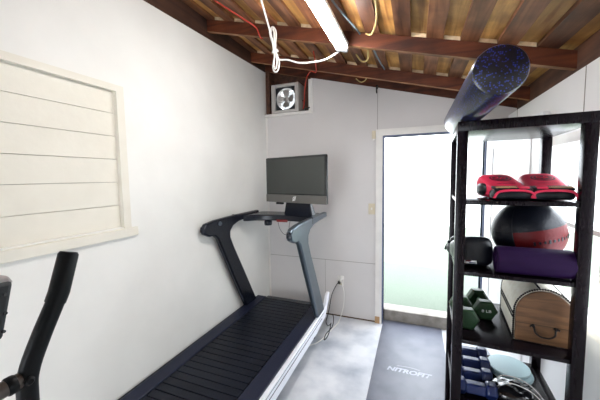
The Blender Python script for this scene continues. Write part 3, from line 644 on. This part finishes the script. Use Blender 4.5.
# green dumbbells, hex heads towards the viewer
def hexbell(name, label, loc, rz, mt, hr, hl, gap, grip, group, tilt=0, txt=None, axis='y'):
    d = thing(name, label, 'dumbbell', loc, group, rz); W = parent_world(d)
    L = (gap+2*hl)/2; zc = hr*math.cos(PI/6)
    for s_ in (-1, 1):
        m = MB(); o = s_*L; e = -s_
        rr = [(0, 0), (hr*.82, 0), (hr, hl*.14), (hr, hl*.80), (hr*.8, hl), (0, hl)]
        bm = m.bm; rings = []
        for (r, h) in rr:
            if r == 0: rings.append([bm.verts.new((0, o+e*h, zc))])
            else: rings.append([bm.verts.new((r*math.cos(PI/3*k), o+e*h, zc+r*math.sin(PI/3*k))) for k in range(6)])
        for a, b in zip(rings, rings[1:]):
            for k in range(6):
                k2 = (k+1) % 6
                if len(a) == 1: bm.faces.new((a[0], b[k2], b[k]))
                elif len(b) == 1: bm.faces.new((a[k], a[k2], b[0]))
                else: bm.faces.new((a[k], a[k2], b[k2], b[k]))
        hd = m.xf(W).build('weight_head', mt, d, 30, bev=.003)
        if txt and s_ == -1:
            place_text(txt, 'weight_number', hr*.8, hr*.26, W @ Vector((0, -L-.0006, zc+.002)), M['logo'], hd, rot=Matrix.Rotation(rz, 4, 'Z') @ Matrix.Rotation(PI/2, 4, 'X'), bold=.01)
    m = MB(); n = 9; m.tube([(0, -L+hl+(gap)*k/n, zc) for k in range(n+1)], [grip*(.85+.25*math.sin(PI*k/n)) for k in range(n+1)], 16); m.xf(W).build('grip', mt, d)
    return d
gz = on(.827)
hexbell('hex_dumbbell', 'green hex dumbbell nearest the left front post', (.249, 1.705, gz), .04, M['green'], .057, .060, .10, .015, 'green dumbbells on the middle shelf')
hexbell('hex_dumbbell', 'green hex dumbbell marked 8 LB beside the wooden chest', (.356, 1.845, gz), .05, M['green'], .056, .060, .10, .015, 'green dumbbells on the middle shelf', txt='8 LB')
# blue dumbbells, end on along x
bz = on(.497)
spots = [(.316, 1.925, 'blue dumbbell farthest back in the row on the lower shelf'), (.309, 1.815, 'blue dumbbell second from the back of the lower shelf row'), (.298, 1.705, 'blue dumbbell third from the back of the lower shelf row'), (.296, 1.597, 'blue dumbbell at the front of the lower shelf row')]
def bluebell(x, y, label):
    d = thing('vinyl_dumbbell', label, 'dumbbell', (x, y, bz), 'blue dumbbells on the lower shelf'); W = parent_world(d)
    for s_ in (-1, 1):
        m = MB(); bm = m.bm; rings = []
        for (r, h) in ((0, 0), (.034, 0), (.042, .008), (.042, .042), (.034, .050), (0, .050)):
            if r == 0: rings.append([bm.verts.new((s_*(.092-h), 0, .0365))])
            else: rings.append([bm.verts.new((s_*(.092-h), r*math.cos(PI/3*k+0), .0365+r*math.sin(PI/3*k+0))) for k in range(6)])
        for a, b in zip(rings, rings[1:]):
            for k in range(6):
                k2 = (k+1) % 6
                if len(a) == 1: bm.faces.new((a[0], b[k2], b[k]))
                elif len(b) == 1: bm.faces.new((a[k], a[k2], b[0]))
                else: bm.faces.new((a[k], a[k2], b[k2], b[k]))
        m.xf(W).build('weight_head', M['blue'], d, 30, bev=.005)
    m = MB(); m.hexa([(-.045, -.034, .018), (.045, -.034, .018), (.045, .03, .018), (-.045, .03, .018), (-.045, -.022, .062), (.045, -.022, .062), (.045, .020, .062), (-.045, .020, .062)])
    m.xf(W).build('grip', M['blue'], d, bev=.008)
    return d
b0 = bluebell(*spots[0])
for x, y, lab in spots[1:]: dup(b0, (x, y, bz), 0, lab, 'blue dumbbells on the lower shelf')
# wooden chest
ch = thing('wooden_chest', 'arched wooden chest with linen sides, nailheads and iron handle', 'chest', (.548, 1.562, on(.827)), rz=math.radians(-5))
W = parent_world(ch); hw, hs, ht, CL = .110, .135, .252, .36
arch = [(-hw, 0), (-hw, hs)] + [(-hw*math.cos(PI*k/18), hs+(ht-hs)*math.sin(PI*k/18)) for k in range(1, 18)] + [(hw, hs), (hw, 0)]
m = MB().prism(arch, 1, .010, CL); m.xf(W).build('linen_shell', M['linen'], ch)
ins = [(x*.96, max(.004, z*.975)) for x, z in arch]
m = MB().prism(ins, 1, 0, .012); m.xf(W).build('end_panel', M['chestw'], ch, bev=.002)
m = MB().box((-hw*.95, -.001, .088), (hw*.95, .001, .0895)); m.xf(W).build('lid_line', M['iron'], ch, 0)
m = MB()
def nails(pts, off):
    for p in pts: m.sq(p, (.0048, .0048, .0048), 1, 8, 6)
out = []
for a, b in zip(arch, arch[1:]):
    L = math.dist(a, b); k = max(1, round(L/.010))
    for i in range(k): out.append((a[0]+(b[0]-a[0])*i/k, a[1]+(b[1]-a[1])*i/k))
nails([(x*1.015, .007, z*1.008) for x, z in out], 0); nails([(x, CL-.01, z) for x, z in out], 0)
for zz in (.006, .10, .118):
    nails([(-hw, .03+.010*i, zz) for i in range(33)], 0)
for q in (.45, .75):
    nails([(-hw*math.cos(PI*q), .03+.010*i, hs+(ht-hs)*math.sin(PI*q)) for i in range(33)], 0)
m.xf(W).build('nailheads', M['nail'], ch)
m = MB(); m.tube(smooth_path([(-.052, -.012, .082), (-.044, -.006, .086), (-.038, -.010, .078), (-.034, -.02, .06), (-.018, -.024, .048), (.0, -.024, .045), (.018, -.024, .048), (.034, -.02, .06), (.038, -.010, .078), (.044, -.006, .086), (.052, -.012, .082)]), .0038, 8)
m.lathe([(.008, 0), (.006, .012)], (-.04, .001, .083), (0, -1, 0), 12); m.lathe([(.008, 0), (.006, .012)], (.04, .001, .083), (0, -1, 0), 12)
m.xf(W).build('handle', M['iron'], ch)
# cyan discs
for i, (x, y, z, lab) in enumerate(((.508, 1.838, on(.497), 'pale blue round disc under the other on the lower shelf'), (.498, 1.848, on(.497)+.0235, 'pale blue round disc on top of the other on the lower shelf'))):
    d = MB(); d.lathe([(0, 0), (.092, 0), (.099, .004), (.101, .012), (.098, .019), (.085, .022), (0, .022)], (0, 0, 0), (0, 0, 1), 48)
    o = d.build('balance_disc', M['cyan']); o.location = (x, y, z); tag(o, lab, 'disc', 'pale blue discs on the lower shelf')
# black strap bundle
sb = thing('resistance_strap', 'shiny black crumpled strap bundle with white trim in front of the discs', 'strap', (.47, 1.63, on(.497)))
W = parent_world(sb)
m = MB()
def crump(v):
    q = math.sin(v.x*60+1)*math.sin(v.y*55)*.012+math.sin(v.x*130)*math.cos(v.y*110)*.005; return Vector((v.x, v.y, v.z*(1+q*14) if v.z > 0 else v.z))
m.sq((0, 0, .036), (.105, .075, .036), .8, 48, 24, crump); m.xf(W).build('pouch', M['gloss'], sb, 60)
m = MB(); m.tube(smooth_path([(-.09, .03, .045), (-.04, .055, .074), (.02, .05, .078), (.07, .02, .07), (.105, -.03, .045)]), .0026, 8); m.tube(smooth_path([(-.08, -.02, .06), (-.02, -.01, .082), (.05, -.03, .075), (.09, -.05, .05)]), .0022, 8)
m.xf(W).build('trim_cord', M['white'], sb)

# ------------------------------------------------------------------ white board leaning behind the bookcase
# ------------------------------------------------------------------ elliptical
el = thing('elliptical_trainer', 'black exercise machine with long swinging handle at the lower left', 'exercise machine', (-.72, .2, 0))
hx = -.72
m = MB(); m.tube(smooth_path([(hx, .402, 1.436), (hx, .378, 1.358), (hx, .340, 1.279), (hx, .314, 1.215), (hx, .309, 1.158), (hx, .307, 1.0), (hx, .303, .7), (hx, .30, .42)], 5), [.0175]*36, 20); ha = m.build('handle_arm', M['ellblack'], el)
m = MB(); m.tube([(hx, .4035, 1.441), (hx, .402, 1.436), (hx, .378, 1.358), (hx, .369, 1.338)], [.016, .0193, .0197, .0192], 20); m.build('foam_grip', M['ellblack'], ha)
m = MB(); m.tube([(hx, .300, 1.208), (hx, .20, 1.203), (hx, .06, 1.196)], .0155, 16); m.build('link_rod', M['ellmetal'], el)
m = MB(); m.lathe([(.017, 0), (.018, .004), (.018, .012), (.016, .015)], (hx, .292, 1.2075), (0, -1, -.05), 20); m.lathe([(.008, 0), (.009, .003), (.005, .007)], (hx+.0165, .306, 1.207), (1, 0, 0), 14); m.build('pivot_clamp', M['ellblack'], el)
# console head at the edge of the frame
m = MB(); m.hexa([(hx-.02, .10, 1.30), (hx+.012, .10, 1.30), (hx+.012, .278, 1.306), (hx-.02, .278, 1.306), (hx-.02, .10, 1.425), (hx+.012, .10, 1.425), (hx+.012, .301, 1.412), (hx-.02, .301, 1.412)])
cs = m.build('console', M['ellgrey'], el, bev=.008)
m = MB(); m.hexa([(hx-.021, .09, 1.412), (hx+.006, .09, 1.412), (hx+.006, .303, 1.406), (hx-.021, .303, 1.406), (hx-.021, .09, 1.43), (hx+.006, .09, 1.43), (hx+.006, .295, 1.422), (hx-.021, .295, 1.422)]); m.build('console_rim', M['ellrim'], cs, bev=.004)
for y, z in ((.285, 1.39), (.283, 1.355), (.278, 1.322)): MB().lathe([(.003, 0), (.003, .002)], (hx+.012, y, z), (1, 0, 0), 10).build('screw', M['gloss'], cs)
m = MB(); m.tube([(-.70, .16, 1.31), (-.72, .12, 1.19), (-.74, .0, .6), (-.75, -.05, .09)], .028, 20); m.build('mast', M['ellblack'], el)
m = MB(); m.box((-.775, -.9, .04), (-.725, .55, .09), .01); m.build('base_rail', M['ellblack'], el)
for y in (-.86, .5):
    m = MB().tube([(-1.02, y, .03), (-.48, y, .03)], .03, 16); m.build('floor_bar', M['ellblack'], el)
m = MB(); m.box((-.745, -.25, .33), (-.70, .38, .37), .008); m.box((-.80, -.30, .37), (-.66, .02, .39), .01); m.tube([(-.75, .02, .35), (-.75, .02, .09)], .02, 12); m.build('pedal_arm', M['ellblack'], el)
